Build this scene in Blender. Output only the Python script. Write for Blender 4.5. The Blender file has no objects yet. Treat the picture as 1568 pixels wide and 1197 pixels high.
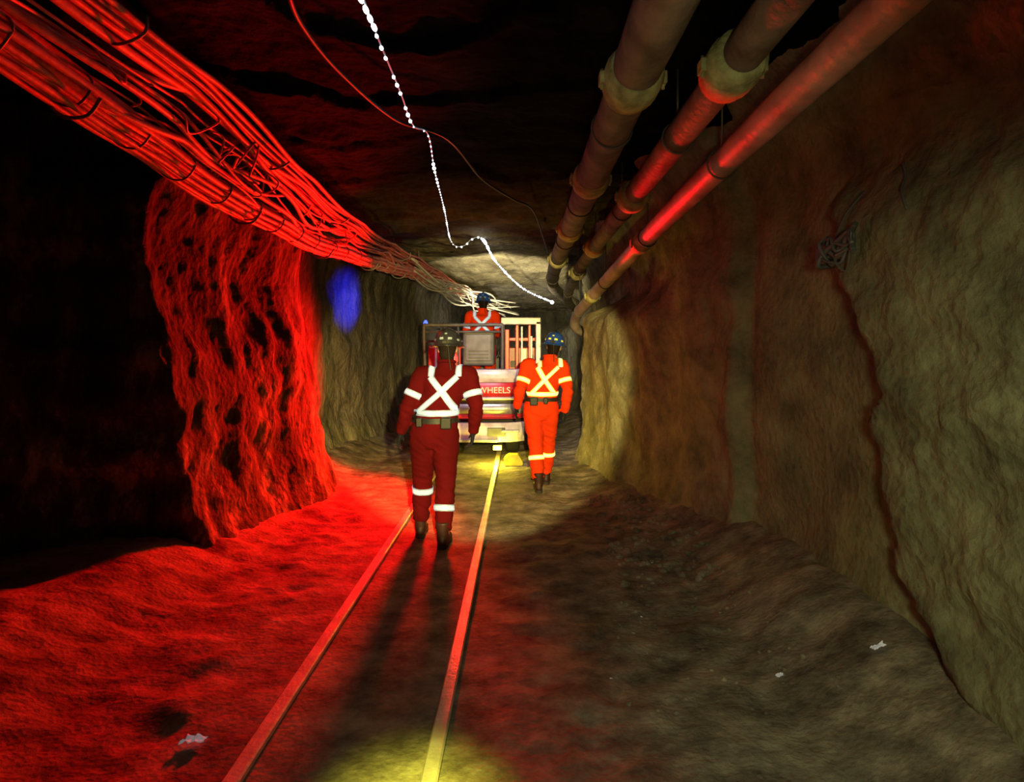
import bpy,bmesh,math,random
from mathutils import Vector,Matrix,noise
from mathutils.bvhtree import BVHTree
random.seed(7)
scn=bpy.context.scene
V=Vector
# ------------------------------------------------------------ helpers
def interp(t,xs,ys):
    if t<=xs[0]: return ys[0]
    for i in range(len(xs)-1):
        if t<=xs[i+1]:
            u=(t-xs[i])/(xs[i+1]-xs[i]); u=u*u*(3-2*u)
            return ys[i]*(1-u)+ys[i+1]*u
    return ys[-1]
def sstep(a,b,t):
    u=max(0,min(1,(t-a)/(b-a))); return u*u*(3-2*u)
def fbm(x,y,z,o=4): return noise.fractal(V((x,y,z)),1.0,2.0,o)
def crs(pts,n):
    P=[tuple(p) for p in pts]; out=[]; m=len(P[0])
    for i in range(len(P)-1):
        p0=P[max(i-1,0)];p1=P[i];p2=P[i+1];p3=P[min(i+2,len(P)-1)]
        for k in range(n):
            t=k/n
            out.append(tuple(0.5*((2*p1[j])+(-p0[j]+p2[j])*t+(2*p0[j]-5*p1[j]+4*p2[j]-p3[j])*t*t+(-p0[j]+3*p1[j]-3*p2[j]+p3[j])*t**3) for j in range(m)))
    out.append(P[-1]); return out
def tube(bm,pts,rad,seg=10,mi=0,flat=1.0):
    pts=[V(p) for p in pts]
    if not isinstance(rad,(list,tuple)): rad=[rad]*len(pts)
    n=None; rings=[]
    for i,p in enumerate(pts):
        a=pts[max(i-1,0)];b=pts[min(i+1,len(pts)-1)]
        t=(b-a)
        if t.length<1e-7: t=V((0,0,1))
        t.normalize()
        if n is None:
            n=V((1,0,0)) if abs(t.x)<0.8 else V((0,0,1))
        n=(n-t*n.dot(t))
        if n.length<1e-5: n=t.orthogonal()
        n.normalize(); b2=t.cross(n)
        rings.append([bm.verts.new(p+(n*math.cos(2*math.pi*k/seg)+b2*math.sin(2*math.pi*k/seg)*flat)*rad[i]) for k in range(seg)])
    for i in range(len(rings)-1):
        for k in range(seg):
            f=bm.faces.new((rings[i][k],rings[i][(k+1)%seg],rings[i+1][(k+1)%seg],rings[i+1][k])); f.material_index=mi; f.smooth=True
    for r in (rings[0][::-1],rings[-1]):
        f=bm.faces.new(r); f.material_index=mi
def ell(bm,c,s,M=None,seg=20,mi=0):
    mt=Matrix.Translation(V(c))@(M.to_4x4() if M else Matrix.Identity(4))@Matrix.Diagonal((s[0],s[1],s[2],1))
    r=bmesh.ops.create_uvsphere(bm,u_segments=seg,v_segments=seg//2+2,radius=1,matrix=mt)
    for v in r['verts']:
        for f in v.link_faces: f.material_index=mi; f.smooth=True
def box(bm,x0,x1,y0,y1,z0,z1,bev=0.0,mi=0,M=None):
    b=bmesh.new()
    bmesh.ops.create_cube(b,size=1,matrix=Matrix.Translation(((x0+x1)/2,(y0+y1)/2,(z0+z1)/2))@Matrix.Diagonal((x1-x0,y1-y0,z1-z0,1)))
    if bev>0: bmesh.ops.bevel(b,geom=b.edges[:],offset=bev,segments=3,profile=0.5,affect='EDGES')
    if M: bmesh.ops.transform(b,matrix=M,verts=b.verts[:])
    mp={}
    for v in b.verts: mp[v]=bm.verts.new(v.co)
    for f in b.faces:
        g=bm.faces.new([mp[v] for v in f.verts]); g.material_index=mi; g.smooth=False
    b.free()
def obj(name,bm,mats,parent=None,smooth=None):
    me=bpy.data.meshes.new(name); bm.normal_update(); bm.to_mesh(me); bm.free()
    for m in (mats if isinstance(mats,(list,tuple)) else [mats]): me.materials.append(m)
    if smooth is not None:
        for p in me.polygons: p.use_smooth=smooth
    o=bpy.data.objects.new(name,me); scn.collection.objects.link(o)
    if parent:
        o.parent=parent; o.matrix_parent_inverse=Matrix.Translation(-parent.location)
    return o
def empty(name,loc):
    e=bpy.data.objects.new(name,None); e.location=loc; e.empty_display_size=0.2
    scn.collection.objects.link(e); return e
# ------------------------------------------------------------ materials
def mat(name,col,rough=0.6,metal=0.0,emi=None,es=0.0,var=0.25,vscale=8,bump=0.0,bscale=40,col2=None,spec=None):
    m=bpy.data.materials.new(name); m.use_nodes=True; nt=m.node_tree; N=nt.nodes; L=nt.links
    p=N['Principled BSDF']; p.inputs['Roughness'].default_value=rough; p.inputs['Metallic'].default_value=metal
    if spec is not None: p.inputs['Specular IOR Level'].default_value=spec
    tc=N.new('ShaderNodeTexCoord')
    nz=N.new('ShaderNodeTexNoise'); nz.inputs['Scale'].default_value=vscale; nz.inputs['Detail'].default_value=6
    L.new(tc.outputs['Object'],nz.inputs['Vector'])
    r=N.new('ShaderNodeValToRGB'); r.color_ramp.elements[0].position=0.35; r.color_ramp.elements[1].position=0.68
    c2=col2 or tuple(c*(1-var*1.6) for c in col)
    r.color_ramp.elements[0].color=(*c2,1); r.color_ramp.elements[1].color=(*col,1)
    L.new(nz.outputs['Fac'],r.inputs['Fac']); L.new(r.outputs['Color'],p.inputs['Base Color'])
    if bump>0:
        b=N.new('ShaderNodeBump'); b.inputs['Strength'].default_value=bump; b.inputs['Distance'].default_value=0.02
        n2=N.new('ShaderNodeTexNoise'); n2.inputs['Scale'].default_value=bscale; n2.inputs['Detail'].default_value=8
        L.new(tc.outputs['Object'],n2.inputs['Vector']); L.new(n2.outputs['Fac'],b.inputs['Height']); L.new(b.outputs['Normal'],p.inputs['Normal'])
    if emi:
        p.inputs['Emission Color'].default_value=(*emi,1); p.inputs['Emission Strength'].default_value=es
    return m
def rockmat(name,c1,c2,c3,bs=1.0,sc=1.0,stretch=(1,1,1),far=None,rough=.85,spec=.3,vor=.35,csc=1.6,cst=None,pos=(.36,.5,.66),shade_up=None):
    m=bpy.data.materials.new(name); m.use_nodes=True; nt=m.node_tree; N=nt.nodes; L=nt.links
    p=N['Principled BSDF']; p.inputs['Roughness'].default_value=rough; p.inputs['Specular IOR Level'].default_value=spec
    tc=N.new('ShaderNodeTexCoord')
    mp=N.new('ShaderNodeMapping'); mp.inputs['Scale'].default_value=stretch; L.new(tc.outputs['Object'],mp.inputs['Vector'])
    mp2=N.new('ShaderNodeMapping'); mp2.inputs['Scale'].default_value=cst or stretch; L.new(tc.outputs['Object'],mp2.inputs['Vector'])
    a=N.new('ShaderNodeTexNoise'); a.inputs['Scale'].default_value=csc; a.inputs['Detail'].default_value=12; a.inputs['Roughness'].default_value=0.7
    L.new(mp2.outputs['Vector'],a.inputs['Vector'])
    r=N.new('ShaderNodeValToRGB'); e=r.color_ramp.elements
    e[0].position=pos[0]; e[0].color=(*c1,1); e[1].position=pos[2]; e[1].color=(*c3,1)
    k=e.new(pos[1]); k.color=(*c2,1)
    L.new(a.outputs['Fac'],r.inputs['Fac'])
    sp=N.new('ShaderNodeSeparateXYZ'); L.new(tc.outputs['Object'],sp.inputs[0])
    colout=r.outputs['Color']
    if far:   # colour changes along the drift; on the ceiling it paints in light
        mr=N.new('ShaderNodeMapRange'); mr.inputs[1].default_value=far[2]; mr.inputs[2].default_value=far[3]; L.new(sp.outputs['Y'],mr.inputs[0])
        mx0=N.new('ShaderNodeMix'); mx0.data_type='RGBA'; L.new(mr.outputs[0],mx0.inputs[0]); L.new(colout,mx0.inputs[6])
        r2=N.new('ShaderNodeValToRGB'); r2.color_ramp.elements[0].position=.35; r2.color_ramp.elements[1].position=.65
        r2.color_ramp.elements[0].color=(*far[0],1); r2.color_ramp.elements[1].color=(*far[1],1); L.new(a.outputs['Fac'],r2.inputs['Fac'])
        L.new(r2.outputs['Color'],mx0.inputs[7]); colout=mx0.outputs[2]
    if shade_up:  # paints light fading up the wall: colour scaled darker with height
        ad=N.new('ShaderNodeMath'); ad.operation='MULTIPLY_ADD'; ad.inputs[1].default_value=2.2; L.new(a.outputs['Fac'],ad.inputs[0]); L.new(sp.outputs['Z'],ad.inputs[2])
        mr=N.new('ShaderNodeMapRange'); mr.inputs[1].default_value=shade_up[0]+1.1; mr.inputs[2].default_value=shade_up[1]+1.1; mr.inputs[3].default_value=1; mr.inputs[4].default_value=shade_up[2]; L.new(ad.outputs[0],mr.inputs[0])
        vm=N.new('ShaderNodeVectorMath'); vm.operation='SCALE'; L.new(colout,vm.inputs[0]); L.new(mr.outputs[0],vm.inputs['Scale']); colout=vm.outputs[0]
    L.new(colout,p.inputs['Base Color'])
    n1=N.new('ShaderNodeTexNoise'); n1.inputs['Scale'].default_value=9*sc; n1.inputs['Detail'].default_value=12; n1.inputs['Roughness'].default_value=0.62
    n2=N.new('ShaderNodeTexVoronoi'); n2.inputs['Scale'].default_value=14*sc
    L.new(mp.outputs['Vector'],n1.inputs['Vector']); L.new(mp.outputs['Vector'],n2.inputs['Vector'])
    mx=N.new('ShaderNodeMath'); mx.operation='MULTIPLY_ADD'; mx.inputs[1].default_value=vor
    L.new(n2.outputs['Distance'],mx.inputs[0]); L.new(n1.outputs['Fac'],mx.inputs[2])
    b=N.new('ShaderNodeBump'); b.inputs['Strength'].default_value=min(1,0.8*bs); b.inputs['Distance'].default_value=0.05*bs
    L.new(mx.outputs[0],b.inputs['Height']); L.new(b.outputs['Normal'],p.inputs['Normal'])
    return m
M_rockL=rockmat('rock_left',(.012,.009,.008),(.075,.062,.05),(.44,.37,.30),1.0,1.6,(1,1,.75),csc=3.4,cst=(1,1,.3),pos=(.40,.53,.68),shade_up=(1.0,2.3,.3),far=((.05,.045,.035),(.33,.29,.22),7.0,8.2))  # upper wall painted darker, as if the red light faded upward
M_rockR=rockmat('rock_right',(.12,.12,.075),(.22,.21,.13),(.32,.31,.19),.8,1.6,far=((.11,.105,.075),(.34,.31,.2),4.3,4.8),csc=2.6)
M_rockC=rockmat('rock_ceiling',(.002,.002,.004),(.006,.006,.009),(.016,.015,.02),1.0,far=((.10,.085,.06),(.36,.32,.22),5.5,13.0),spec=.03)  # near black close by, painted lighter farther in as if lit there
M_floor=rockmat('dirt_floor',(.08,.065,.053),(.2,.165,.13),(.38,.32,.25),.6,2.6,(1,1.25,1),vor=.3,csc=3.5)
M_rail=mat('rail_steel',(.75,.65,.6),0.38,0.25,bump=.25,bscale=60)
M_cable=mat('cable_jacket',(.66,.16,.14),0.45,bump=.2)  # red of the lamp light put into the jacket colour
M_cable2=mat('cable_dusty',(.45,.42,.38),0.6,bump=.2)
M_steel=mat('galvanised_steel',(.2,.19,.18),0.5,0.5)
M_pipe=mat('pipe_dusty_steel',(.24,.2,.18),0.7,0.0,vscale=5,bump=.4,bscale=25,col2=(.07,.06,.055))
M_pipeC=mat('pipe_painted',(.55,.42,.4),0.5,0.0,vscale=4,bump=.2,bscale=20,col2=(.25,.18,.17))
M_coup=mat('pipe_coupling_dust',(.6,.6,.3),0.75,0.0,vscale=12,bump=.5,col2=(.28,.26,.13))
M_black=mat('black_rubber',(.02,.02,.02),0.7)
M_white=mat('white_paint',(.8,.72,.77),0.3)
M_silver=mat('silver_paint',(.42,.40,.43),0.35,0.4)
M_grey=mat('grey_cabinet',(.10,.10,.11),0.5)
M_greyl=mat('grey_panel',(.17,.165,.18),0.5)
M_vred=mat('vehicle_red',(.6,.02,.03),0.35)
M_yel=mat('yellow_paint',(.75,.68,.05),0.4)
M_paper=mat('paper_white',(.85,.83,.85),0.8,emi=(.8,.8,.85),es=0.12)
M_led=mat('led_glow',(1,1,1),0.4,emi=(.82,.9,1),es=8,var=0)
M_cord=mat('led_cord',(.4,.4,.45),0.4,emi=(.7,.8,1),es=0.10,var=0)
M_lampY=mat('lamp_yellow_glow',(1,.9,.2),0.4,emi=(1,.85,.1),es=3,var=0)
M_lampR=mat('lamp_red_glow',(1,.05,.05),0.4,emi=(1,.03,.02),es=3,var=0)
M_lampB=mat('lamp_blue_glow',(.05,.1,1),0.4,emi=(.05,.1,1),es=3,var=0)
M_skin=mat('skin',(.36,.2,.13),0.6,var=.1)
M_hair=mat('hair_dark',(.015,.01,.01),0.9,spec=.1)
M_eye=mat('eye_white',(.8,.8,.8),0.2,var=0)
M_iris=mat('eye_iris',(.03,.02,.02),0.2,var=0)
M_lip=mat('lips',(.4,.14,.12),0.5,var=.1)
M_glove=mat('glove_dark',(.012,.014,.03),0.8,bump=.3,spec=.2)
M_boot=mat('boot_rubber',(.035,.008,.008),0.6)
M_sole=mat('boot_sole',(.03,.02,.02),0.8)
M_belt=mat('belt_leather',(.012,.012,.016),0.6)
M_cloRed=mat('coverall_dark_red',(.085,.0015,.004),0.9,vscale=3,bump=.25,bscale=90,var=.2,spec=.1)
M_cloOr=mat('coverall_orange',(.78,.042,.004),0.85,vscale=3,bump=.25,bscale=90,var=.1,spec=.15)
M_refW=mat('reflective_white',(.45,.6,.78),0.4,emi=(.62,.82,1),es=.42,var=.15)  # band materials glow a little, in place of lamp light thrown back
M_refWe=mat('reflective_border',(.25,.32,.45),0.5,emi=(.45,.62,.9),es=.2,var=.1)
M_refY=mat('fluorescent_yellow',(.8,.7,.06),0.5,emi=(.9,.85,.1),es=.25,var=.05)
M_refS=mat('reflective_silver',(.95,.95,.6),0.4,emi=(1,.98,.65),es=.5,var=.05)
M_hatD=mat('hardhat_dark',(.03,.03,.045),0.3)
M_stD=mat('sticker_blue_white',(.3,.37,.55),0.4)
M_hatB=mat('hardhat_blue',(.02,.08,.5),0.3)
# ------------------------------------------------------------ tunnel shell
def floor_h(x,y):
    base=0.03*fbm(x*.9,y*.9,3.1,3)
    base+=0.32*sstep(1.15,1.95,x)*sstep(8,4.5,y)+0.12*sstep(.7,1.2,x)*sstep(4,6,y)
    base+=0.22*sstep(-2.0,-2.9,x)
    tr=sstep(-1.65,-1.25,x)*(1-sstep(-.25,.05,x))
    rough=(1-tr*.7)
    n=0.018*fbm(x*3.2,y*3.2,7,4)+0.014*noise.ridged_multi_fractal(V((x*1.6,y*3.6,1.5)),1.0,2.1,3,1.0,2.0)+.010*fbm(x*8,y*11,2,3)
    return base*(1-tr*.6)+n*rough-0.01
def wall_r(y,z):
    x=interp(y,[-1,0,2,3,3.8,4.45,4.62,5.5,6.2,6.9,8.35,8.7,9.5,12,15,20],[2.05,2.0,1.95,1.93,1.93,1.84,1.70,1.5,1.28,1.05,.86,1.25,1.6,1.5,1.2,1.0])
    hi=sstep(1.95,2.35,z+.15*noise.noise(V((y*2,0,4))))
    if y>4.6: x=x*(1-hi)+max(x,1.5)*hi
    if z>2.6: x-=0.45*((z-2.6)/.9)**2
    if z<.6: x-=0.1*(1-z/.6)**2
    yc=interp(z,[0,.19,.36,.73,1.74,2.18,2.6,3.4],[2.0,2.18,2.55,2.83,3.0,3.22,3.4,3.6])
    s=y-yc+0.12*noise.noise(V((1.3,z*3,9)))+.05*noise.noise(V((5.3,z*11,9)))
    fade=1-sstep(2.3,2.8,z)
    x-=(0.15*(1-sstep(-.04,.02,s))*sstep(-2.5,-.1,s) )*fade
    wdt=.05*(1+.8*noise.noise(V((3,z*4,1))))
    x+=0.2*math.exp(-((s-.05)/wdt)**2)*fade
    near=1-sstep(-.05,.05,s)
    x+=0.06*fbm(y*.8,z*.8,2,3)+(0.02+.018*near)*fbm(y*3.1,z*3.1,5,4)*(1.0 if (y<yc or y>4.5) else .4)
    x+=near*(.014*fbm(y*9,z*9,3,3)+.010*noise.noise(V((y*20,z*17,3))))
    if y>4.3: x+=sstep(4.3,4.7,y)*(0.05*fbm(y*2.2,z*1.5,15,4)+.015*fbm(y*8,z*6,5,3))
    return x
def wall_l(y,z):
    yy=y+.35*noise.noise(V((2.2,z*1.3,5)))+.12*noise.noise(V((7.2,z*4,5)))
    x=interp(yy,[-1,3.8,4.15,4.45,5.2,6.1,6.7,7.3,8.4,9.5,11,13,16,20],[3.8,3.8,3.5,2.66,2.52,2.33,2.42,2.78,2.8,2.6,2.45,2.3,2.0,1.8])
    if z>2.5: x-=0.35*((z-2.5)/.9)**2
    if z<.9: x-=0.22*(1-z/.9)**2
    if y<7: x+=.18*sstep(1.2,2.4,z)
    x+=0.07*fbm(y*1.2,z*.8,12,3)
    wy=y+.25*noise.noise(V((y*.9,z*1.6,3)))+.09*noise.noise(V((y*3,z*4,8)))
    x-=0.032*fbm(wy*5.0,z*.9,6,5)
    x+=0.022*fbm(y*7,z*3,8,5)+.010*noise.noise(V((y*18,z*12,3)))
    return -x
def ceil_z(x,y):
    z=interp(y,[-1,2,10.3,11.3,14,16,20],[3.5,3.45,3.42,3.4,3.02,2.8,2.7])
    s=y*1.05+0.7*noise.noise(V((x*.9,y*.4,3)))+.2*noise.noise(V((x*3,y,3)))
    f=s-math.floor(s)
    a=0.06+.07*noise.noise(V((math.floor(s)*7.3,x*.9,0)))
    z-=max(0,a)*(1-f)**2*(1-sstep(10,11,y))*sstep(0,.06,f)
    z+=0.06*fbm(x*.8,y*.8,1,3)+.035*fbm(x*3.5,y*3.5,1,4)+.01*noise.noise(V((x*14,y*14,0)))
    return z
def ysamp(y0,y1):
    out=[];y=y0
    while y<y1:
        out.append(y); y+= .07 if y<1.2 else (.028 if y<9.5 else .06)
    out.append(y1); return out
def grid(name,us,vs,fn,m):
    bm=bmesh.new(); R=[[bm.verts.new(fn(u,v)) for v in vs] for u in us]
    for i in range(len(us)-1):
        for j in range(len(vs)-1):
            f=bm.faces.new((R[i][j],R[i+1][j],R[i+1][j+1],R[i][j+1])); f.smooth=True
    return obj(name,bm,m)
YS=ysamp(-1.2,20)
zs=[-.15+i*.03 for i in range(int(3.85/.03)+1)]
grid('wall_right',YS,zs,lambda y,z:(wall_r(y,z),y,z),M_rockR)
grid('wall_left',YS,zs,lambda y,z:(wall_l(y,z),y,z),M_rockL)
xs=[-4.1+i*.04 for i in range(int(6.6/.04)+1)]
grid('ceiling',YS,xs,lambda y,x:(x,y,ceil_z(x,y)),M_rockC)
xf=[-4.1+i*.033 for i in range(int(6.5/.033)+1)]
grid('floor',YS,xf,lambda y,x:(x,y,floor_h(x,y)),M_floor)
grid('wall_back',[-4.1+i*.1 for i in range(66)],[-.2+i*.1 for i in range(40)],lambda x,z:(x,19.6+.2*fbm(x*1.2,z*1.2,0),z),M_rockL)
# ------------------------------------------------------------ rails
def rail(name,x):
    prof=[(-.055,-.03),(-.055,.0),(-.014,.01),(-.012,.028),(-.034,.036),(-.036,.058),(-.028,.066),(.028,.066),(.036,.058),(.034,.036),(.012,.028),(.014,.01),(.055,.0),(.055,-.03)]
    bm=bmesh.new(); R=[]
    y=-1.2
    while y<19.3:
        dx=.006*noise.noise(V((x,y*.5,0))); dz=.003*noise.noise(V((x,y*.8,4)))-.025
        R.append([bm.verts.new((x+dx+p[0]*.95,y,p[1]+dz)) for p in prof]); y+=.15
    for i in range(len(R)-1):
        for k in range(len(prof)):
            bm.faces.new((R[i][k],R[i][(k+1)%len(prof)],R[i+1][(k+1)%len(prof)],R[i+1][k]))
    bm.faces.new(R[0]); bm.faces.new(R[-1][::-1])
    return obj(name,bm,M_rail,smooth=False)
rail('rail_track',-1.13); rail('rail_track.001',-.365)
# ------------------------------------------------------------ pipes
def pipe(name,ctrl,r,m,coups,cr,extra=None):
    e=empty(name,V(ctrl[0]))
    bm=bmesh.new(); P=crs(ctrl,10)
    rr=[r*(1+.04*noise.noise(V((p[1]*3,p[0],0)))) for p in P]
    tube(bm,P,rr,24); obj('run',bm,m,e)
    bm=bmesh.new()
    def at(y):
        for i in range(len(P)-1):
            if P[i][1]<=y<=P[i+1][1]:
                t=(y-P[i][1])/(P[i+1][1]-P[i][1]+1e-9); return V(P[i]).lerp(V(P[i+1]),t),(V(P[i+1])-V(P[i])).normalized()
        return V(P[-1]),V((0,1,0))
    for y in coups:
        c,t=at(y)
        tube(bm,[c-t*.13,c-t*.12,c-t*.07,c-t*.06,c+t*.06,c+t*.07,c+t*.12,c+t*.13],[r*1.02,cr*.9,cr*.92,cr,cr,cr*.92,cr*.9,r*1.02],24)
        for sx in (-1,1):   # bolt lugs
            box(bm,c.x+sx*cr-.02,c.x+sx*cr+.02,c.y-.035,c.y+.035,c.z-.03,c.z+.03,.006)
            tube(bm,[c+V((sx*(cr+.005),0,-.05)),c+V((sx*(cr+.005),0,.05))],.009,8)
    obj('couplings',bm,M_coup,e)
    bm=bmesh.new(); y=1.6
    while y<ctrl[-1][1]-1:
        c,t=at(y); top=min(ceil_z(c.x,y),ceil_z(c.x,y+.1))+.06
        ring=[c+V((math.cos(a)*(r+.008),0,math.sin(a)*(r+.008))) for a in [i*math.pi/10 for i in range(21)]]
        tube(bm,ring,.007,6)
        tube(bm,[c+V((0,0,r)),V((c.x,c.y,top))],.007,6)
        y+=1.9
    obj('hangers',bm,M_steel,e)
    return e
pipe('ventilation_pipe',[(.56,-.8,3.06),(.55,2,3.05),(.55,6,3.03),(.56,10,3.0),(.64,12,2.88),(.95,13.2,2.75),(1.3,13.8,2.6)],.118,M_pipe,[2.85,4.6,6.6,9],.148)
pipe('water_pipe',[(.97,-.8,3.0),(.96,2,2.99),(.94,6,2.96),(.92,9.5,2.88),(.9,11.5,2.6),(1.1,12.6,2.45)],.088,M_pipe,[.9,2.6,4.9,7.4,9.6],.132)
pipe('air_pipe',[(1.27,-.8,2.92),(1.24,2,2.87),(1.2,5,2.75),(1.08,7,2.52),(.98,8.5,2.33),(.9,9.5,2.14),(.93,9.9,1.95),(1.3,10.3,1.8)],.083,M_pipeC,[.6,5.6,8.2],.098)
# ------------------------------------------------------------ cable bundles
def cable(bm,ctrl,off,r,wob,seed,n=14,sag=0.0,seg=8,mi=0):
    P=crs(ctrl,n); out=[]
    for p in P:
        y=p[1]
        dx=off[0]*(1+.5*noise.noise(V((y*.6,seed,0))))+wob*noise.noise(V((y*.9,seed*3.7,1)))
        dz=off[1]*(1+.5*noise.noise(V((y*.6,seed,5))))+wob*noise.noise(V((y*.9,seed*3.7,8)))-sag*abs(math.sin(y*math.pi/1.6))
        out.append((p[0]+dx,y,p[2]+dz))
    tube(bm,out,r,seg,mi); return out
low=[(-2.12,-.8,2.98),(-2.06,1.2,2.95),(-2.05,2.23,2.915),(-2.05,2.98,2.83),(-2.05,3.8,2.74),(-2.05,5.58,2.695),(-2.0,7.2,2.76),(-1.98,8.7,2.83),(-1.75,10.5,2.87),(-1.4,12.2,2.87),(-.9,13.2,2.62),(-.75,14.5,2.5)]
upp=[(-1.85,-.8,3.22),(-1.85,1.2,3.2),(-1.85,2.69,3.19),(-1.85,3.58,3.16),(-1.85,4.36,3.09),(-1.9,5.9,3.02),(-1.92,7.5,3.05),(-1.9,9.2,3.1),(-1.75,10.9,3.05),(-1.4,12.5,2.85),(-1.0,14,2.6)]
E=empty('cable_bundle',(-2.05,3,2.8))
bm=bmesh.new()
for i in range(13):
    a=i*2.39; rr=.015+.013*i**.75
    cable(bm,low,(math.cos(a)*rr*1.1,math.sin(a)*rr*.8),random.choice([.016,.02,.026]),.025,i+1,sag=.02)
for i in range(10):
    a=i*2.39; rr=.025+.02*i**.75
    cable(bm,upp,(math.cos(a)*rr,math.sin(a)*rr*.6),random.choice([.012,.018,.024]),.04,i+21,sag=.03)
for i in range(9):
    t=random.uniform(.15,.85)
    mid=[tuple(low[min(k,len(low)-1)][j]*(1-t)+upp[min(k,len(upp)-1)][j]*t for j in range(3)) for k in range(len(upp))]
    cable(bm,mid,(0,0),random.choice([.008,.012,.018]),.16,i+41,sag=.06)
obj('cables',bm,M_cable,E)
bm=bmesh.new()   # ties + brackets
y=1.3
PL=crs(low,14);PU=crs(upp,14)
def nearp(P,y): return V(min(P,key=lambda p:abs(p[1]-y)))
while y<11.5:
    c=nearp(PL,y)
    ring=[c+V((math.cos(a)*.105,.01*math.sin(a*3),math.sin(a)*.085)) for a in [i*math.pi/10 for i in range(21)]]
    tube(bm,ring,.006,6); y+=.42
y=1.0
while y<12:
    c=nearp(PL,y);u=nearp(PU,y); top=ceil_z(u.x-.05,y)+.08
    hook=[(u.x-.14,y,top),(u.x-.14,y,u.z),(c.x-.13,y,c.z+.05),(c.x-.12,y,c.z-.05),(c.x-.05,y,c.z-.115),(c.x+.06,y,c.z-.11),(c.x+.12,y,c.z-.03)]
    tube(bm,crs(hook,4),.009,6)
    tube(bm,crs([(u.x-.14,y,u.z-.06),(u.x,y,u.z-.1),(u.x+.12,y,u.z-.05),(u.x+.13,y,u.z+.03)],4),.008,6)
    y+=1.6
obj('hangers',bm,M_steel,E)
bm=bmesh.new()  # loose loops
for i in range(9):
    y0=random.uniform(2.2,6); c=nearp(PL,y0).lerp(nearp(PU,y0),random.uniform(.2,.8))
    pts=[c+V((random.uniform(-.12,.15),k*random.uniform(.08,.16),.1*math.sin(k*1.7+i)+random.uniform(-.05,.05))) for k in range(6)]
    tube(bm,crs(pts,6),.007,6)
obj('loose_loops',bm,M_cable,E)
bm=bmesh.new()  # far tangle
for i in range(16):
    y0=random.uniform(10.2,11.4)
    pts=[(-1.9+.1*random.random(),y0-.9,2.95+random.uniform(-.12,.15)),(-1.6+random.uniform(-.15,.15),y0,2.8+random.uniform(-.15,.15)),(-1.25+random.uniform(-.2,.2),y0+.8,2.7+random.uniform(-.25,.15)),(-.85+random.uniform(-.25,.25),y0+1.5,2.55+random.uniform(-.25,.2)),(-.35+random.uniform(-.3,.3),y0+2.1,2.45+random.uniform(-.2,.15))]
    tube(bm,crs(pts,7),random.choice([.008,.012,.016]),6)
obj('splayed_ends',bm,M_cable2,E)
# ceiling cable
bm=bmesh.new()
cc=[(-1.0,2.4,3.24),(-1.06,2.72,3.25),(-1.03,3.22,3.25),(-.87,3.9,3.25),(-.56,4.25,3.24),(-.38,5.3,3.24),(-.1,5.9,3.2),(.12,6.6,3.24),(.3,8.2,3.2),(.42,9.5,3.2)]
tube(bm,crs(cc,8),.012,8)
obj('ceiling_cable',bm,mat('ceiling_cable_rubber',(.08,.06,.07),.5))
# string lights
bm=bmesh.new()
sl=[(-.62,1.4,3.24),(-.69,2.55,3.2),(-.72,3.31,3.2),(-.746,3.87,3.2),(-.675,4.05,3.2),(-.76,4.91,3.2),(-.88,6.39,3.2),(-1.04,8.1,3.2),(-1.0,8.5,3.14),(-.88,8.6,3.17),(-.76,8.6,3.27),(-.61,8.8,3.29),(-.48,10.5,3.17),(0.02,12.5,2.87),(.70,14,2.69)]
SP=crs(sl,60)
tube(bm,SP[::4]+[SP[-1]],.005,6,mi=1)
acc=0; last=V(SP[0])
for p in SP:
    p=V(p); acc+=(p-last).length; last=p
    if acc>.1:
        acc=0
        g=noise.noise(V((p.y*2.6,3,0)))
        if p.y>8.75: s=.012+.013*random.random()
        elif g>.02: s=.008+.018*g
        elif p.y>3.7: s=.005
        else: continue
        ell(bm,p+V((0,0,-.008)),(s,s*1.6,s),seg=8,mi=0)
for q in (2.42,2.5,2.57,2.64): ell(bm,(-.69,q,3.19),(.012,.03,.012),seg=10)
ell(bm,(.72,14.05,2.67),(.045,.045,.045),seg=12)
obj('string_lights',bm,[M_led,M_cord])
# wire tangle / mesh on right wall
bm=bmesh.new()
random.seed(5)
for i in range(9):
    pts=[]
    for k in range(7):
        a=k/6; y=3.42-.5*a+random.uniform(-.06,.06); z=2.24+random.uniform(-.08,.08)+.05*math.sin(a*6+i)
        pts.append((wall_r(y,z)-.05-random.uniform(0,.06),y,z))
    tube(bm,crs(pts,6),random.choice([.006,.009,.015]),6)
for (ya,za,yb,zb) in [(3.2,2.3,3.1,2.55),(2.75,2.6,2.65,2.35)]:
    pts=[(wall_r(ya+(yb-ya)*t,za+(zb-za)*t)-.02,ya+(yb-ya)*t,za+(zb-za)*t) for t in (0,.3,.6,1)]
    tube(bm,crs(pts,4),.006,6)
y,z=3.25,2.24
box(bm,wall_r(y,z)-.1,wall_r(y,z)+.01,y-.08,y+.08,z-.045,z+.045,.02)
obj('wire_tangle',bm,M_greyl)
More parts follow.
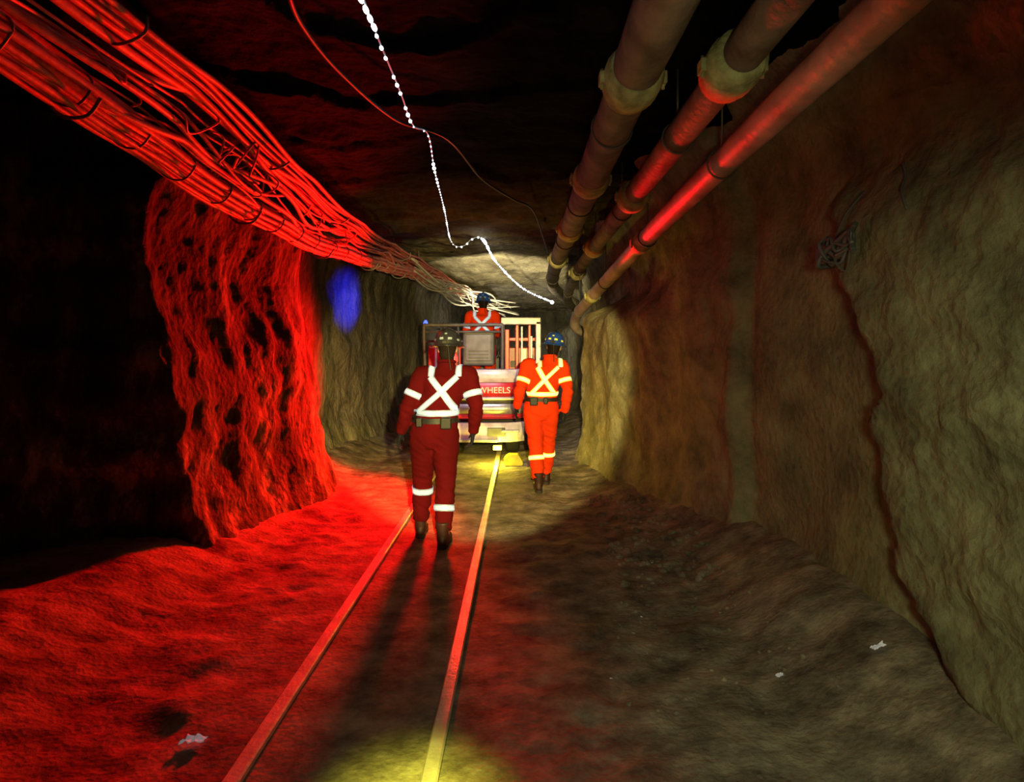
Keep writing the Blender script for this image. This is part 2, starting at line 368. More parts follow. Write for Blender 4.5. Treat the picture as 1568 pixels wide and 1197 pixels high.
# paper litter
def paper(name,x,y,s,seed):
    bm=bmesh.new(); n=9; R=[]
    for i in range(n):
        row=[]
        for j in range(n):
            u=(i/(n-1)-.5)*s*(1+.3*noise.noise(V((j*.5,seed,0)))); v=(j/(n-1)-.5)*s*.6*(1+.4*noise.noise(V((i*.5,seed,2))))
            row.append(bm.verts.new((x+u,y+v,floor_h(x+u,y+v)+.015+s*.3*abs(noise.noise(V((i*.45,j*.45,seed)))))))
        R.append(row)
    for i in range(n-1):
        for j in range(n-1): bm.faces.new((R[i][j],R[i+1][j],R[i+1][j+1],R[i][j+1]))
    return obj(name,bm,M_paper)
paper('paper_scrap',-1.42,2.46,.09,1.5); paper('paper_scrap.001',1.70,2.72,.06,4.2); paper('paper_scrap.002',1.28,2.84,.035,8.2)
for i,(x,y) in enumerate([(.75,3.6),(.45,2.9),(1.0,4.4)]): paper('paper_scrap.%03d'%(3+i),x,y,.014,i*3.3)
# loose stones
bm=bmesh.new(); random.seed(11)
for i in range(380):
    side=random.random()
    if side<.7: x=random.uniform(.7,1.45); y=random.uniform(4.0,6.2); s=random.uniform(.01,.035)
    else: x=random.uniform(.4,1.5); y=random.uniform(2.6,4.2); s=random.uniform(.006,.016)
    if x>wall_r(y,.2)-.1: continue
    r=bmesh.ops.create_icosphere(bm,subdivisions=2,radius=s,matrix=Matrix.Translation((x,y,floor_h(x,y)+s*.1)))
    c=V((x,y,floor_h(x,y)+s*.1))
    for v in r['verts']:
        d=noise.noise(v.co*(.9/s)+V((i,0,0))); v.co=c+(v.co-c)*(1+.5*d)
        v.co.z=c.z+(v.co.z-c.z)*.75
obj('loose_rubble',bm,M_floor,smooth=False)
# ------------------------------------------------------------ people
def remesh(bm,voxel,smooth=5,fac=.5):
    me=bpy.data.meshes.new('tmp'); bm.to_mesh(me); bm.free()
    o=bpy.data.objects.new('tmp',me); scn.collection.objects.link(o)
    m=o.modifiers.new('r','REMESH'); m.mode='VOXEL'; m.voxel_size=voxel
    s=o.modifiers.new('s','SMOOTH'); s.factor=fac; s.iterations=smooth
    dg=bpy.context.evaluated_depsgraph_get(); ev=o.evaluated_get(dg)
    me2=bpy.data.meshes.new_from_object(ev); bpy.data.objects.remove(o)
    b=bmesh.new(); b.from_mesh(me2); bpy.data.meshes.remove(me2); bpy.data.meshes.remove(me)
    for f in b.faces: f.smooth=True; f.material_index=0
    return b
def loft(bm,secs,n=4,seg=24):
    P=crs(secs,n); R=[]
    for p in P:
        R.append([bm.verts.new((p[0]+math.cos(2*math.pi*k/seg)*p[3],p[1]+math.sin(2*math.pi*k/seg)*p[4],p[2])) for k in range(seg)])
    for i in range(len(R)-1):
        for k in range(seg): bm.faces.new((R[i][k],R[i][(k+1)%seg],R[i+1][(k+1)%seg],R[i+1][k]))
    bm.faces.new(R[0][::-1]); bm.faces.new(R[-1])
def hand(parent,nm,w,d,n,f,m,curl=.5):
    d=V(d).normalized(); n=V(n); n=(n-d*n.dot(d)).normalized(); f0=V(f); f=(f0-d*f0.dot(d)-n*f0.dot(n)).normalized()
    bm=bmesh.new()
    for (a,ww,th) in [(.0,.030,.022),(.025,.036,.02),(.05,.041,.018),(.078,.042,.016)]:
        Mx=Matrix((f,n,d)).transposed(); ell(bm,w+d*a,(ww,th,.028),M=Mx,seg=14)
    tube(bm,[w-d*.07,w-d*.02,w+d*.01],[.04,.034,.03],14)
    L=[.074,.082,.077,.060]
    for i in range(4):
        off=(.032-.0215*i); p=w+d*(.088-.004*abs(i-1))+f*off
        pts=[p-d*.03,p]
        ang=0
        for s,fr in enumerate((.42,.33,.25)):
            ang+=curl*(.35+.28*s+.05*i)
            dd=(d*math.cos(ang)+n*math.sin(ang)+f*(.03*(1.5-i))).normalized(); p=p+dd*L[i]*fr; pts.append(p)
        tube(bm,pts,[.0095,.0100,.0095,.0088,.0076],10)
        ell(bm,pts[-1],(.0078,.0078,.0078),seg=8)
    b=w+d*.02+f*.026; t1=b+(d*.6+f*.75+n*.25).normalized()*.038; t2=t1+(d*.85+f*.35+n*.35).normalized()*.032; t3=t2+(d*.9+n*.4).normalized()*.024
    tube(bm,[b-f*.012,b,t1,t2,t3],[.014,.0145,.0125,.011,.0085],10); ell(bm,t3,(.0088,.0088,.0088),seg=8)
    b=remesh(bm,.0042,2,.4); return obj(nm,b,m,parent)
def boot(parent,nm,an,yaw,pitch=0):
    bm=bmesh.new()
    R=Matrix.Translation(V((an[0],an[1],0)))@Matrix.Rotation(yaw,4,'Z')
    R=Matrix.Translation((0,0,an[2]-.1))@R
    if pitch: R=Matrix.Translation((an[0],an[1]+.15,an[2]-.1))@Matrix.Rotation(pitch,4,'X')@Matrix.Translation((-an[0],-an[1]-.15,-an[2]+.1))@R
    ell(bm,(0,.0,.06),(.046,.065,.055)); ell(bm,(0,.08,.055),(.046,.09,.045)); ell(bm,(0,.155,.047),(.051,.062,.042)); ell(bm,(0,-.035,.055),(.042,.04,.05))
    tube(bm,[(0,-.01,.06),(0,-.012,.13),(0,-.012,.22)],[.05,.052,.062],16)
    bmesh.ops.transform(bm,matrix=R,verts=bm.verts[:])
    b=remesh(bm,.008,4); obj(nm,b,M_boot,parent)
    bm=bmesh.new()
    prof=[(-.038,-.06),(-.046,-.02),(-.04,.05),(-.052,.12),(-.05,.18),(-.03,.218),(0,.228),(.03,.218),(.05,.18),(.052,.12),(.04,.05),(.046,-.02),(.038,-.06),(.02,-.078),(-.02,-.078)]
    lo=[bm.verts.new((x,y,0.0 if not(.03<y<.08) else .008)) for x,y in prof]; hi=[bm.verts.new((x*.97,y*.985,.03)) for x,y in prof]
    bm.faces.new(lo); bm.faces.new(hi[::-1])
    for k in range(len(prof)): bm.faces.new((lo[k],lo[(k+1)%len(prof)],hi[(k+1)%len(prof)],hi[k]))
    bmesh.ops.transform(bm,matrix=R,verts=bm.verts[:]); bmesh.ops.recalc_face_normals(bm,faces=bm.faces[:])
    obj(nm+'_sole',bm,M_sole,parent)
def head(parent,c,tilt,hatm,stick,lamp=True,yaw=0):
    T=Matrix.Translation(V(c))@Matrix.Rotation(yaw,4,'Z')@Matrix.Rotation(tilt,4,'Y')
    bm=bmesh.new()
    ell(bm,(0,-.005,.02),(.077,.098,.098)); ell(bm,(0,.028,-.055),(.06,.066,.062)); ell(bm,(0,.06,-.085),(.034,.032,.028))
    ell(bm,(0,.05,-.01),(.064,.045,.06))
    tube(bm,[(0,-.02,-.2),(0,-.018,-.13),(0,-.01,-.05)],[.062,.056,.06],18)
    tube(bm,[(0,.088,.012),(0,.104,-.012),(0,.118,-.033),(0,.1,-.04)],[.008,.010,.014,.010],10)
    for s in(-1,1):
        ell(bm,(s*.079,-.01,-.018),(.009,.02,.032),M=Matrix.Rotation(s*-.25,3,'Z'))
        ell(bm,(s*.032,.083,.022),(.024,.012,.008)); ell(bm,(s*.04,.07,-.03),(.022,.02,.02))
        ell(bm,(s*.013,.105,-.036),(.008,.008,.007))
    ell(bm,(0,.094,-.062),(.024,.009,.009))
    bmesh.ops.transform(bm,matrix=T,verts=bm.verts[:])
    b=remesh(bm,.0055,2,.4); obj('head',b,M_skin,parent)
    bm=bmesh.new()
    for s in(-1,1):
        ell(bm,(s*.031,.084,.002),(.0135,.0105,.0085),seg=12,mi=0); ell(bm,(s*.031,.0935,.002),(.0052,.003,.0052),seg=10,mi=1)
        tube(bm,[(s*.014,.1,.026),(s*.03,.1,.031),(s*.048,.088,.026)],.0035,6,mi=2)
    tube(bm,[(-.024,.098,-.064),(-.01,.106,-.061),(0,.107,-.063),(.01,.106,-.061),(.024,.098,-.064)],[.002,.005,.0045,.005,.002],8,mi=3)
    tube(bm,[(-.02,.098,-.068),(0,.106,-.072),(.02,.098,-.068)],[.002,.006,.002],8,mi=3)
    bmesh.ops.transform(bm,matrix=T,verts=bm.verts[:]); obj('face_features',bm,[M_eye,M_iris,M_hair,M_lip],parent)
    bm=bmesh.new(); ell(bm,(0,-.022,.008),(.082,.089,.092)); ell(bm,(0,-.042,-.055),(.07,.06,.06)); ell(bm,(0,-.035,-.1),(.06,.048,.04))
    bmesh.ops.transform(bm,matrix=T,verts=bm.verts[:]); obj('hair',remesh(bm,.007,3),M_hair,parent)
    bm=bmesh.new(); seg=40; R=[]
    prof=[(math.sin(t*math.pi/2/9),math.cos(t*math.pi/2/9)) for t in range(1,10)]
    top=bm.verts.new((0,0,.165+.012))
    def ring(sc,z,brim=0):
        out=[]
        for k in range(seg):
            a=2*math.pi*k/seg; fx=math.cos(a);fy=math.sin(a)
            rx=.116*sc+brim; ry=.14*sc+brim+(brim*1.1*max(0,fy)**3)
            rib=.007*math.exp(-(fx*rx/.018)**2)*(1 if z>.06 else .2)
            out.append(bm.verts.new((fx*rx,fy*ry-.002,z+rib)))
        return out
    for s,h in prof: R.append(ring(s**.85,.035+.13*h))
    R.append(ring(1.0,.022)); R.append(ring(1.0,.016,.014)); R.append(ring(1.0,.008,.034)); R.append(ring(1.0,.002,.035)); R.append(ring(.97,.010,.0))
    R.append(ring(.9,.05)); 
    for k in range(seg): bm.faces.new((top,R[0][k],R[0][(k+1)%seg]))
    for i in range(len(R)-1):
        for k in range(seg): bm.faces.new((R[i][k],R[i+1][k],R[i+1][(k+1)%seg],R[i][(k+1)%seg]))
    bmesh.ops.transform(bm,matrix=T@Matrix.Rotation(-.08,4,'X'),verts=bm.verts[:]); bmesh.ops.recalc_face_normals(bm,faces=bm.faces[:])
    obj('hard_hat',bm,hatm,parent,smooth=True)
    bm=bmesh.new()
    tube(bm,[(0,.13,.085),(0,.165,.085),(0,.185,.085)],[.028,.034,.036],16); box(bm,-.02,.02,.105,.14,.05,.11,.004)
    tube(bm,crs([(0,.13,.12),(0,.06,.172),(0,-.05,.175),(0,-.13,.09),(.02,-.155,.02),(.03,-.13,-.1),(.05,-.12,-.25)],6),.0045,6)
    box(bm,-.03,.03,-.146,-.128,.035,.06,.004)
    bmesh.ops.transform(bm,matrix=T,verts=bm.verts[:]); obj('cap_lamp',bm,M_black,parent)
    bm=bmesh.new()
    for (a0,a1,z0,z1) in [(-2.05,-1.75,.06,.08),(-1.4,-1.1,.06,.08),(-2.75,-2.45,.05,.07),(-.7,-.4,.05,.07),(-1.68,-1.48,.105,.12)]:
        n=6; G=[]
        for i in range(n):
            a=a0+(a1-a0)*i/(n-1); row=[]
            for z in (z0,(z0+z1)/2,z1):
                h=(z-.035)/.13; s=math.sqrt(max(0,1-h*h))**.85
                row.append(bm.verts.new((math.cos(a)*(.116*s+.004),math.sin(a)*(.14*s+.004)-.002,z)))
            G.append(row)
        for i in range(n-1):
            for j in range(2): bm.faces.new((G[i][j],G[i+1][j],G[i+1][j+1],G[i][j+1]))
    bmesh.ops.transform(bm,matrix=T@Matrix.Rotation(-.08,4,'X'),verts=bm.verts[:]); obj('helmet_stickers',bm,stick,parent)
def worker(name,J,cloth,hatm,refs,stick,bandsL,tilt=0,handd=None,hyaw=0,pack=0,strapx=(.115,.17),glove=M_glove,seed=0,boots=(0,0)):
    J={k:V(v) for k,v in J.items()}
    e=empty(name,(J['hip'].x,J['hip'].y,min(J['Lan'].z,J['Ran'].z)-.1))
    bm=bmesh.new(); h=J['hip'];w=J['waist'];c=J['chest'];n=J['neck']
    S=lambda p,dz,rx,ry:(p.x,p.y,p.z+dz,rx,ry)
    loft(bm,[S(h,-.13,.12,.11),S(h,-.06,.19,.14),S(h,.04,.2,.142),S(w,0,.172,.125),S(w,.08,.185,.128),S(c,0,.2,.14),S(c,.1,.2,.132),S(n,-.055,.15,.105),S(n,-.015,.085,.082),S(n,.035,.066,.07)])
    for s in 'LR':
        sh,el,wr=J[s+'sh'],J[s+'el'],J[s+'wr']
        inn=sh.lerp(c+V((0,0,.1)),.35)
        P=[inn,sh,sh.lerp(el,.35),sh.lerp(el,.75),el,el.lerp(wr,.35),el.lerp(wr,.75),wr]
        Q=crs([(*p,r) for p,r in zip(P,[.085,.083,.076,.068,.063,.061,.052,.046])],4)
        tube(bm,[q[:3] for q in Q],[q[3] for q in Q],18)
        hp,kn,an=J[s+'hip'],J[s+'kn'],J[s+'an']
        P=[hp+V((0,0,.04)),hp.lerp(kn,.15),hp.lerp(kn,.55),kn,kn.lerp(an,.35),kn.lerp(an,.7),an+V((0,0,.05))]
        Q=crs([(*p,r) for p,r in zip(P,[.115,.120,.103,.084,.083,.074,.07])],4)
        tube(bm,[q[:3] for q in Q],[q[3] for q in Q],20)
    b=remesh(bm,.0125,6)
    b.normal_update()
    jt=[J['Lkn'],J['Rkn'],J['Lel'],J['Rel'],h+V((0,0,-.1)),w,J['Lan']+V((0,0,.12)),J['Ran']+V((0,0,.12))]
    new=[]
    for v in b.verts:
        p=v.co; k=sum(math.exp(-((p-j).length/.14)**2) for j in jt)
        d=.005*noise.noise(V((p.x*7+seed,p.y*7,p.z*16)))+(.006+.010*min(k,1))*(noise.ridged_multi_fractal(V((p.x*5+seed,p.y*5,p.z*13+p.x*8)),1.,2.,3,1.,2.)-.9)*.9
        new.append(p+v.normal*max(-.018,min(.02,d)))
    for v,q in zip(b.verts,new): v.co=q
    bvh=BVHTree.FromBMesh(b)
    obj('coverall_body',b,cloth,e)
    def cast(o,d,fb=.15):
        d=V(d).normalized(); q=bvh.ray_cast(V(o),d,.5)[0]
        return (V(q) if q is not None else V(o)+d*fb)
    def ribbon(bm,rows,mi,close=False,th=.0):
        R=[[bm.verts.new(p) for p in r] for r in rows]; m=len(R)
        for i in range(m if close else m-1):
            for j in range(len(R[0])-1):
                f=bm.faces.new((R[i][j],R[i][j+1],R[(i+1)%m][j+1],R[(i+1)%m][j])); f.material_index=mi; f.smooth=True
    bm=bmesh.new()
    zb=w.z+.03
    def axis(z):
        t=(z-w.z)/(c.z-w.z)
        if t<1: return w.lerp(c,t)
        return c.lerp(n,min(1,(z-c.z)/(n.z-c.z)))
    def ring(cen,ax,wd,mi,off,seg=40,lim=.11):
        ax=V(ax).normalized(); u=ax.orthogonal().normalized(); v=ax.cross(u); rows=[]
        for k in range(seg):
            a=2*math.pi*k/seg; d=u*math.cos(a)+v*math.sin(a); row=[]
            for t in(-.5,0,.5):
                o=cen+ax*wd*t; q=cast(o,d,.08)
                if lim and (q-o).length>lim: q=o+d*.078
                row.append(q+d*off)
            rows.append(row)
        ribbon(bm,rows,mi,True)
    for wd,mi,off in ((.054,0,.007),(.034,1,.0095)):
        for s in(-1,1):
            rows=[]
            for k in range(22):
                t=k/21; x=s*(strapx[0]*(1-t)-strapx[1]*t); z=(n.z-.09)*(1-t)+zb*t
                dx=-s*(strapx[0]+strapx[1]); dz=zb-(n.z-.09); l=math.hypot(dx,dz); px,pz=-dz/l,dx/l
                row=[]
                for q in(-.5,-.25,0,.25,.5):
                    xx=x+px*q*wd; zz=z+pz*q*wd; a=axis(zz)
                    row.append(cast((a.x+xx,a.y,zz),(0,-1,0),.13)+V((0,-off-(.002 if s>0 else 0),.0)))
                rows.append(row)
            ribbon(bm,rows,mi)
            rows=[]
            for k in range(16):
                a=math.pi*k/15*1.0; dd=V((0,-math.cos(a),math.sin(a)))
                cen=V((n.x+s*strapx[0],n.y,n.z-.09))
                rows.append([cast(cen+V((q*wd,0,0)),dd,.1)+dd*off for q in(-.5,-.25,0,.25,.5)])
            ribbon(bm,rows,mi)
            rows=[]
            for k in range(14):
                z=(n.z-.09)*(1-k/13)+zb*k/13; a=axis(z)
                rows.append([cast((a.x+s*strapx[0]+q*wd,a.y,z),(0,1,0),.13)+V((0,off,0)) for q in(-.5,-.25,0,.25,.5)])
            ribbon(bm,rows,mi)
        ring(w+V((0,0,.02)),(0,0,1),wd,mi,off+.001,lim=None)
        for s in 'LR':
            ring(J[s+'sh'].lerp(J[s+'el'],.62),J[s+'el']-J[s+'sh'],wd,mi,off)
            zz=bandsL[0 if s=='L' else 1]; kn,an=J[s+'kn'],J[s+'an']; t=(kn.z-zz)/(kn.z-an.z)
            ring(kn.lerp(an,t),an-kn,wd,mi,off)
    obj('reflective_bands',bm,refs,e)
    bm=bmesh.new()
    B=w+V((0,0,-.045)); rows=[]
    for k in range(48):
        a=2*math.pi*k/48; d=V((math.cos(a),math.sin(a),0)); rows.append([cast(B+V((0,0,t)),d,.17)+d*.009 for t in(-.022,0,.022)])
    ribbon(bm,rows,0,True)
    yb=cast(B,(0,-1,0)).y
    box(bm,B.x+pack-.045,B.x+pack+.045,yb-.05,yb+.01,B.z-.06,B.z+.035,.012)
    box(bm,B.x-pack*.9-.08,B.x-pack*.9-.03,yb-.035,yb+.015,B.z-.045,B.z+.03,.01)
    obj('belt_and_battery',bm,M_belt,e)
    bm=bmesh.new(); tube(bm,[n+V((math.cos(a)*.072,math.sin(a)*.076+.004,.03-.012*math.sin(a))) for a in [i*2*math.pi/24 for i in range(25)]],.014,8)
    obj('collar',bm,cloth,e)
    for s,sx in(('L',1),('R',-1)):
        el,wr=J[s+'el'],J[s+'wr']
        d=(wr-el).normalized(); dd,nn,ff=d,V((sx,0,0)),V((0,1,0))
        if handd: dd,nn,ff=[V(q) for q in handd(s,d)]
        hand(e,('left' if s=='L' else 'right')+'_hand',wr+d*.005,dd,nn,ff,glove,.55)
        boot(e,('left' if s=='L' else 'right')+'_boot',J[s+'an'],.06*sx,boots[0 if s=='L' else 1])
    head(e,J['head'],tilt,hatm,stick,yaw=hyaw)
    return e
gl=lambda x,y:max(floor_h(x+a,y+b) for a in(-.04,0,.04) for b in(-.06,0,.08,.2))-.006
za=gl(-.91,5.07)+.1; zb=gl(-.675,4.8)+.1
worker('miner',dict(hip=(-.765,4.92,.95),waist=(-.735,4.92,1.10),chest=(-.685,4.93,1.30),neck=(-.665,4.96,1.52),head=(-.66,5.0,1.675),
 Lsh=(-.865,4.93,1.44),Lel=(-.985,4.88,1.17),Lwr=(-1.06,4.95,.93),Rsh=(-.475,4.95,1.44),Rel=(-.40,4.88,1.17),Rwr=(-.435,4.98,.93),
 Lhip=(-.86,4.92,.92),Lkn=(-.885,5.03,.51),Lan=(-.91,5.07,za),Rhip=(-.67,4.92,.92),Rkn=(-.665,4.91,.51),Ran=(-.675,4.80,zb)),
 M_cloRed,M_hatD,[M_refWe,M_refW],M_stD,(.42,.31),pack=.09,strapx=(.115,.165),seed=1)
za=gl(.18,6.52)+.1; zb=gl(.28,6.86)+.1
worker('miner.001',dict(hip=(.21,6.62,.95),waist=(.225,6.62,1.10),chest=(.25,6.62,1.30),neck=(.315,6.65,1.52),head=(.37,6.69,1.672),
 Lsh=(.055,6.60,1.45),Lel=(-.035,6.52,1.17),Lwr=(-.07,6.62,.95),Rsh=(.45,6.62,1.44),Rel=(.515,6.55,1.17),Rwr=(.49,6.64,.90),
 Lhip=(.12,6.62,.92),Lkn=(.15,6.62,.52),Lan=(.18,6.52,za),Rhip=(.30,6.62,.92),Rkn=(.30,6.76,.52),Ran=(.28,6.86,zb)),
 M_cloOr,M_hatB,[M_refY,M_refS],M_refY,(.38,.40),tilt=.12,hyaw=-.25,pack=-.1,strapx=(.12,.13),seed=5)
# ------------------------------------------------------------ utility truck
T=empty('utility_truck',(-.66,9.5,0))
def vb(nm,m,boxes,bev=.015):
    bm=bmesh.new()
    for q in boxes: box(bm,*q,bev)
    return obj(nm,bm,m,T)
def fascia(nm,z0,z1,yoff,m,x0=-1.42,x1=.02,nz=6,taper=0):
    bm=bmesh.new(); nx=30; R=[]
    for i in range(nx+1):
        u=i/nx*2-1; row=[]
        for j in range(nz+1):
            v=j/nz; z=z0+(z1-z0)*v
            bul=.03*math.sin(math.pi*v)
            row.append(bm.verts.new(((x0+x1)/2+u*(x1-x0)/2*(1-taper*v),8.12+yoff+.14*abs(u)**5+.10*max(0,z-.9)**1.3-bul,z)))
        b0=bm.verts.new((row[-1].co.x,8.5,z1)); b1=bm.verts.new((row[0].co.x,8.5,z0)); row=[b1]+row+[b0]
        R.append(row)
    for i in range(nx):
        for j in range(len(R[0])): 
            k=(j+1)%len(R[0]); f=bm.faces.new((R[i][j],R[i+1][j],R[i+1][k],R[i][k])); f.smooth=False
    bm.faces.new(R[0]); bm.faces.new(R[-1][::-1]); bmesh.ops.recalc_face_normals(bm,faces=bm.faces[:])
    return obj(nm,bm,m,T)
fascia('rear_upper_panel',1.13,1.31,.03,M_white,taper=.06)
fascia('rear_red_panel',.93,1.125,.0,M_vred)
fascia('rear_stripe',.88,.925,-.005,M_white)
fascia('rear_recess',.82,.885,.03,M_grey)
fascia('rear_tailgate',.68,.825,.0,M_silver)
fascia('rear_red_band',.61,.68,.005,M_vred)
fascia('rear_recess_low',.55,.61,.05,M_black)
fascia('rear_bumper',.29,.56,-.05,M_white)
vb('chassis',M_black,[(-1.3,-.1,8.45,11.6,.28,.62)])
vb('side_body',M_vred,[(-1.42,-1.36,8.45,11.5,.5,1.05),(-.04,.02,8.45,11.5,.5,1.05),(-1.42,.02,11.3,11.6,.4,1.3)])
vb('deck',M_grey,[(-1.4,0,8.45,11.4,.64,.70)])
vb('tail_lamps',M_lampR,[(-1.34,-1.22,8.10,8.2,.66,.78)],.01)
vb('number_plate',M_grey,[(-.5,-.25,8.02,8.06,.38,.5)],.005)
vb('bumper_steps',M_silver,[(-.95,-.35,7.99,8.1,.30,.34),(-.3,-.05,8.0,8.08,.44,.47)],.008)
bm=bmesh.new()
for x in(-1.24,-.16):
    for y in(8.85,10.9):
        tube(bm,[(x-.11,y,.33),(x-.10,y,.33),(x-.05,y,.33),(x+.05,y,.33),(x+.10,y,.33),(x+.11,y,.33)],[.26,.315,.33,.33,.315,.26],32,mi=0)
        tube(bm,[(x-.115,y,.33),(x+.115,y,.33)],[.17,.17],20,mi=1)
obj('wheels',bm,[M_black,M_silver],T)
bm=bmesh.new()   # railing
tube(bm,crs([(-1.45,8.5,.7),(-1.45,8.45,1.3),(-1.45,8.35,1.9),(-1.4,8.33,1.955),(-1.2,8.33,1.96),(-.7,8.33,1.96),(-.35,8.33,1.96),(-.3,8.33,1.9),(-.3,8.35,1.3)],6),.024,12)
tube(bm,[(-1.43,8.36,1.72),(-.88,8.36,1.72)],.016,10); tube(bm,[(-1.43,8.36,1.86),(-.3,8.36,1.86)],.016,10)
for x in(-1.2,-.95): tube(bm,[(x,8.36,1.3),(x,8.36,1.95)],.016,10)
tube(bm,[(-1.45,8.36,1.93),(-1.45,10.9,1.93),(-1.45,11,.7)],.02,10); 
obj('rear_railing',bm,M_grey,T)
vb('red_frames',M_vred,[(-1.40,-.92,8.42,8.5,1.30,1.66),(-.27,-.20,8.5,8.6,.7,1.9),(-.12,-.06,8.95,9.02,.7,1.98),(.08,.13,8.95,9.02,.7,1.98),(-.25,.2,9.3,9.6,.7,1.62),(-.26,.2,8.98,9.04,1.72,1.78)],.012)
vb('frame_trim',M_white,[(-1.38,-.93,8.40,8.42,1.62,1.65),(-1.30,-1.27,8.40,8.425,1.32,1.62),(-1.05,-1.02,8.40,8.425,1.32,1.62),(-.03,.0,8.93,8.96,.8,1.95),(-.02,.06,9.26,9.3,.8,1.6),(.12,.15,8.94,8.97,1.0,1.8)],.004)
vb('control_cabinet',M_grey,[(-.89,-.42,8.40,8.66,1.36,1.88)],.035)
vb('cabinet_door',M_greyl,[(-.845,-.465,8.385,8.41,1.43,1.82)],.012)
vb('cabinet_louvres',M_grey,[(-.80,-.51,8.375,8.392,1.47+.05*i,1.485+.05*i) for i in range(3)],.003)
vb('white_cab_frame',M_white,[(-.34,.28,8.85,8.93,1.98,2.07),(.20,.28,8.85,8.93,.7,2.03),(-.34,.28,8.85,10.6,2.05,2.09),(.21,.28,10.5,10.6,.7,2.06),(-.34,-.29,8.86,8.92,1.6,2.02)],.012)
vb('cab_gauges',M_greyl,[(-.2,-.1,9.25,9.3,1.3,1.4),(.1,.17,9.25,9.3,1.2,1.5)],.006)
bm=bmesh.new()
tube(bm,[(-.6,10.1,.7),(-.62,10.0,1.5)],.03,10)
wr=[V((-.62+.2*math.cos(a),10.0-.03*math.sin(a),1.55+.2*math.sin(a))) for a in [i*math.pi/12 for i in range(25)]]
tube(bm,wr,.014,8); tube(bm,[(-.82,10,1.55),(-.42,10,1.55)],.012,8)
box(bm,-1.1,-.25,10.15,10.5,.7,1.45,.03)
tube(bm,[(-.85,9.72,1.75),(-.45,9.72,1.75)],.018,10); tube(bm,[(-.85,9.72,1.75),(-.85,10.2,1.4)],.018,8); tube(bm,[(-.45,9.72,1.75),(-.45,10.2,1.4)],.018,8)
obj('steering_console',bm,M_grey,T)
bm=bmesh.new(); tube(bm,[(-1.0,8.3,1.42),(-1.0,8.3,1.44),(-1.0,8.3,1.50),(-1.0,8.3,1.53)],[.045,.05,.045,.02],16); obj('red_beacon',bm,M_lampR,T)
bm=bmesh.new(); tube(bm,[(-1.47,8.6,1.95),(-1.47,8.6,2.0),(-1.47,8.6,2.04)],[.035,.035,.015],16); obj('blue_strobe',bm,M_lampB,T)
bm=bmesh.new(); box(bm,-.42,-.30,7.99,8.07,.19,.25,.01); obj('reversing_lamp',bm,M_lampY,T)
cu=bpy.data.curves.new('lt','FONT'); cu.body='WHEELS'; cu.size=.125; cu.extrude=.004
to=bpy.data.objects.new('lt',cu); scn.collection.objects.link(to)
dg=bpy.context.evaluated_depsgraph_get(); me=bpy.data.meshes.new_from_object(to.evaluated_get(dg)); bpy.data.objects.remove(to)
b=bmesh.new(); b.from_mesh(me); bmesh.ops.transform(b,matrix=Matrix.Translation((-.64,8.085,.985))@Matrix.Rotation(math.pi/2,4,'X'),verts=b.verts[:])
obj('lettering',b,M_white,T)
bm=bmesh.new(); y0,y1=7.86,8.02
A=[(-.26,0),(-.0,0),(-.0,.05),(-.06,.15),(-.2,.15),(-.26,.1)]
lo=[bm.verts.new((x,y0,z-.0)) for x,z in A]; hi=[bm.verts.new((x,y1,z)) for x,z in A]
bm.faces.new(lo[::-1]); bm.faces.new(hi)
for k in range(6): bm.faces.new((lo[k],lo[(k+1)%6],hi[(k+1)%6],hi[k]))
bmesh.ops.recalc_face_normals(bm,faces=bm.faces[:]); bmesh.ops.bevel(bm,geom=bm.edges[:],offset=.01,segments=2,affect='EDGES')
obj('wheel_chock',bm,M_yel)
ox,oy,oz=-.66,9.25,.705
def O(x,y,z): return (ox+x,oy+y,oz+z)
worker('miner.002',dict(hip=O(0,0,.95),waist=O(0,.01,1.1),chest=O(0,.03,1.30),neck=O(0,.06,1.50),head=O(.01,.10,1.65),
 Lsh=O(-.2,.03,1.43),Lel=O(-.27,.12,1.17),Lwr=O(-.17,.42,1.08),Rsh=O(.2,.03,1.43),Rel=O(.27,.12,1.17),Rwr=O(.17,.42,1.08),
 Lhip=O(-.1,0,.92),Lkn=O(-.12,.03,.5),Lan=O(-.13,0,.1),Rhip=O(.1,0,.92),Rkn=O(.13,.03,.5),Ran=O(.16,0,.1)),
 M_cloOr,M_hatB,[M_refWe,M_refW],M_stD,(.36+oz,.36+oz),pack=.08,strapx=(.12,.15),seed=9,
 handd=lambda s,d:((0.0,1,-.15),(0,-.1,-1),(1 if s=='L' else -1,0,0)))
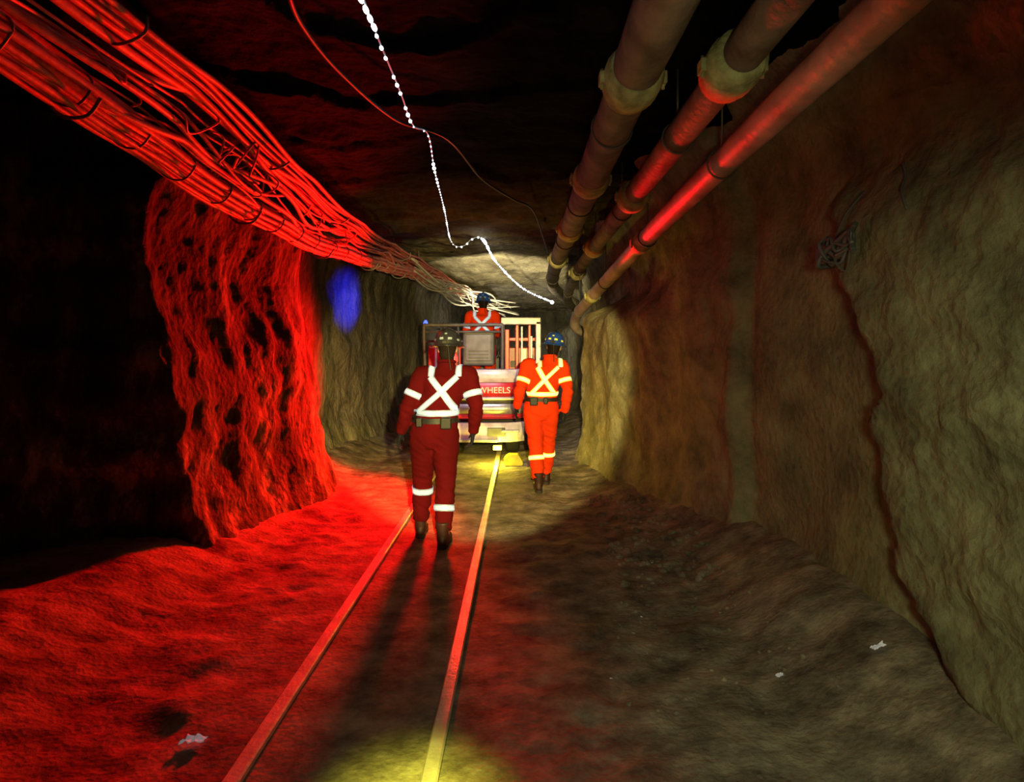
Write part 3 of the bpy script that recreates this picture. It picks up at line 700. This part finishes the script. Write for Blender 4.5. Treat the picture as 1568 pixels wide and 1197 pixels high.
# ------------------------------------------------------------ lights
def light(nm,ty,loc,energy,col,size=.05,target=None,cone=None,blend=.5):
    l=bpy.data.lights.new(nm,ty); l.energy=energy; l.color=col
    l.shadow_soft_size=size
    if cone: l.spot_size=math.radians(cone); l.spot_blend=blend
    o=bpy.data.objects.new(nm,l); o.location=loc; scn.collection.objects.link(o)
    if target: o.rotation_euler=(V(target)-V(loc)).to_track_quat('-Z','Y').to_euler()
    return o
light('red_beacon_light','SPOT',(-1.0,7.95,1.5),2900,(1,.002,.002),.2,(-2.75,5.5,1.25),108,.6)
light('red_pipe_fill','SPOT',(.72,7.9,2.28),1000,(1,.002,.006),.04,(1.15,3.6,2.76),13,.9)  # added red spot to colour the pipes, no fixture there
light('cap_lamp_beam','SPOT',(.16,.2,1.86),2700,(1,.80,.24),.03,(-.57,7,1.2),33,.2)
light('cap_lamp_wall','SPOT',(.3,-.2,1.8),150,(.82,.86,.42),.15,(2.3,3.1,.45),78,.95)
light('cap_lamp_foot','SPOT',(-.15,.7,1.8),1000,(.9,.92,.08),.04,(-.38,1.93,0),24,1)
light('near_floor_fill','SPOT',(.1,.2,1.8),40,(.8,.9,.55),.1,(.1,2.6,0),70,1)  # added dim fill for the near floor, no actual lamp here
light('cap_lamp_pipes','SPOT',(.2,.3,1.8),34,(.95,.92,.45),.05,(.85,2.7,3.05),36,.9)
light('reversing_light','POINT',(-.36,7.9,.2),34,(1,.82,.04),.03)
light('blue_strobe_light','SPOT',(-1.55,8.6,2.2),520,(.01,.02,1),.03,(-2.8,8.75,2.35),52,1)
light('far_ceiling_fill','SPOT',(-.4,10.9,2.2),380,(1,.86,.5),.1,(-.5,12.6,3.2),110,.6)  # added spot to brighten the far ceiling, no work lamp there
light('truck_head_light','SPOT',(-.6,11.8,1.2),200,(1,.95,.85),.1,(-.6,16,1.6),90,.6)
light('truck_rear_fill','SPOT',(-.5,6.9,2.7),90,(1,.85,1),.1,(-.35,8.3,1.2),70,.8)  # added pinkish spot to whiten the truck rear, not cast by the string
w=bpy.data.worlds.new('mine_dark'); scn.world=w; w.use_nodes=True
w.node_tree.nodes['Background'].inputs['Color'].default_value=(.2,.25,.4,1); w.node_tree.nodes['Background'].inputs['Strength'].default_value=.002
# ------------------------------------------------------------ camera
cam=bpy.data.cameras.new('camera'); co=bpy.data.objects.new('camera',cam); scn.collection.objects.link(co)
co.location=(0,0,1.74); co.rotation_euler=(math.pi/2,0,0); cam.lens=20; cam.sensor_width=36
cam.shift_x=-.0106; cam.shift_y=-.0498; cam.clip_start=.02
scn.camera=co
try:
    scn.view_settings.view_transform='Standard'
except Exception: pass
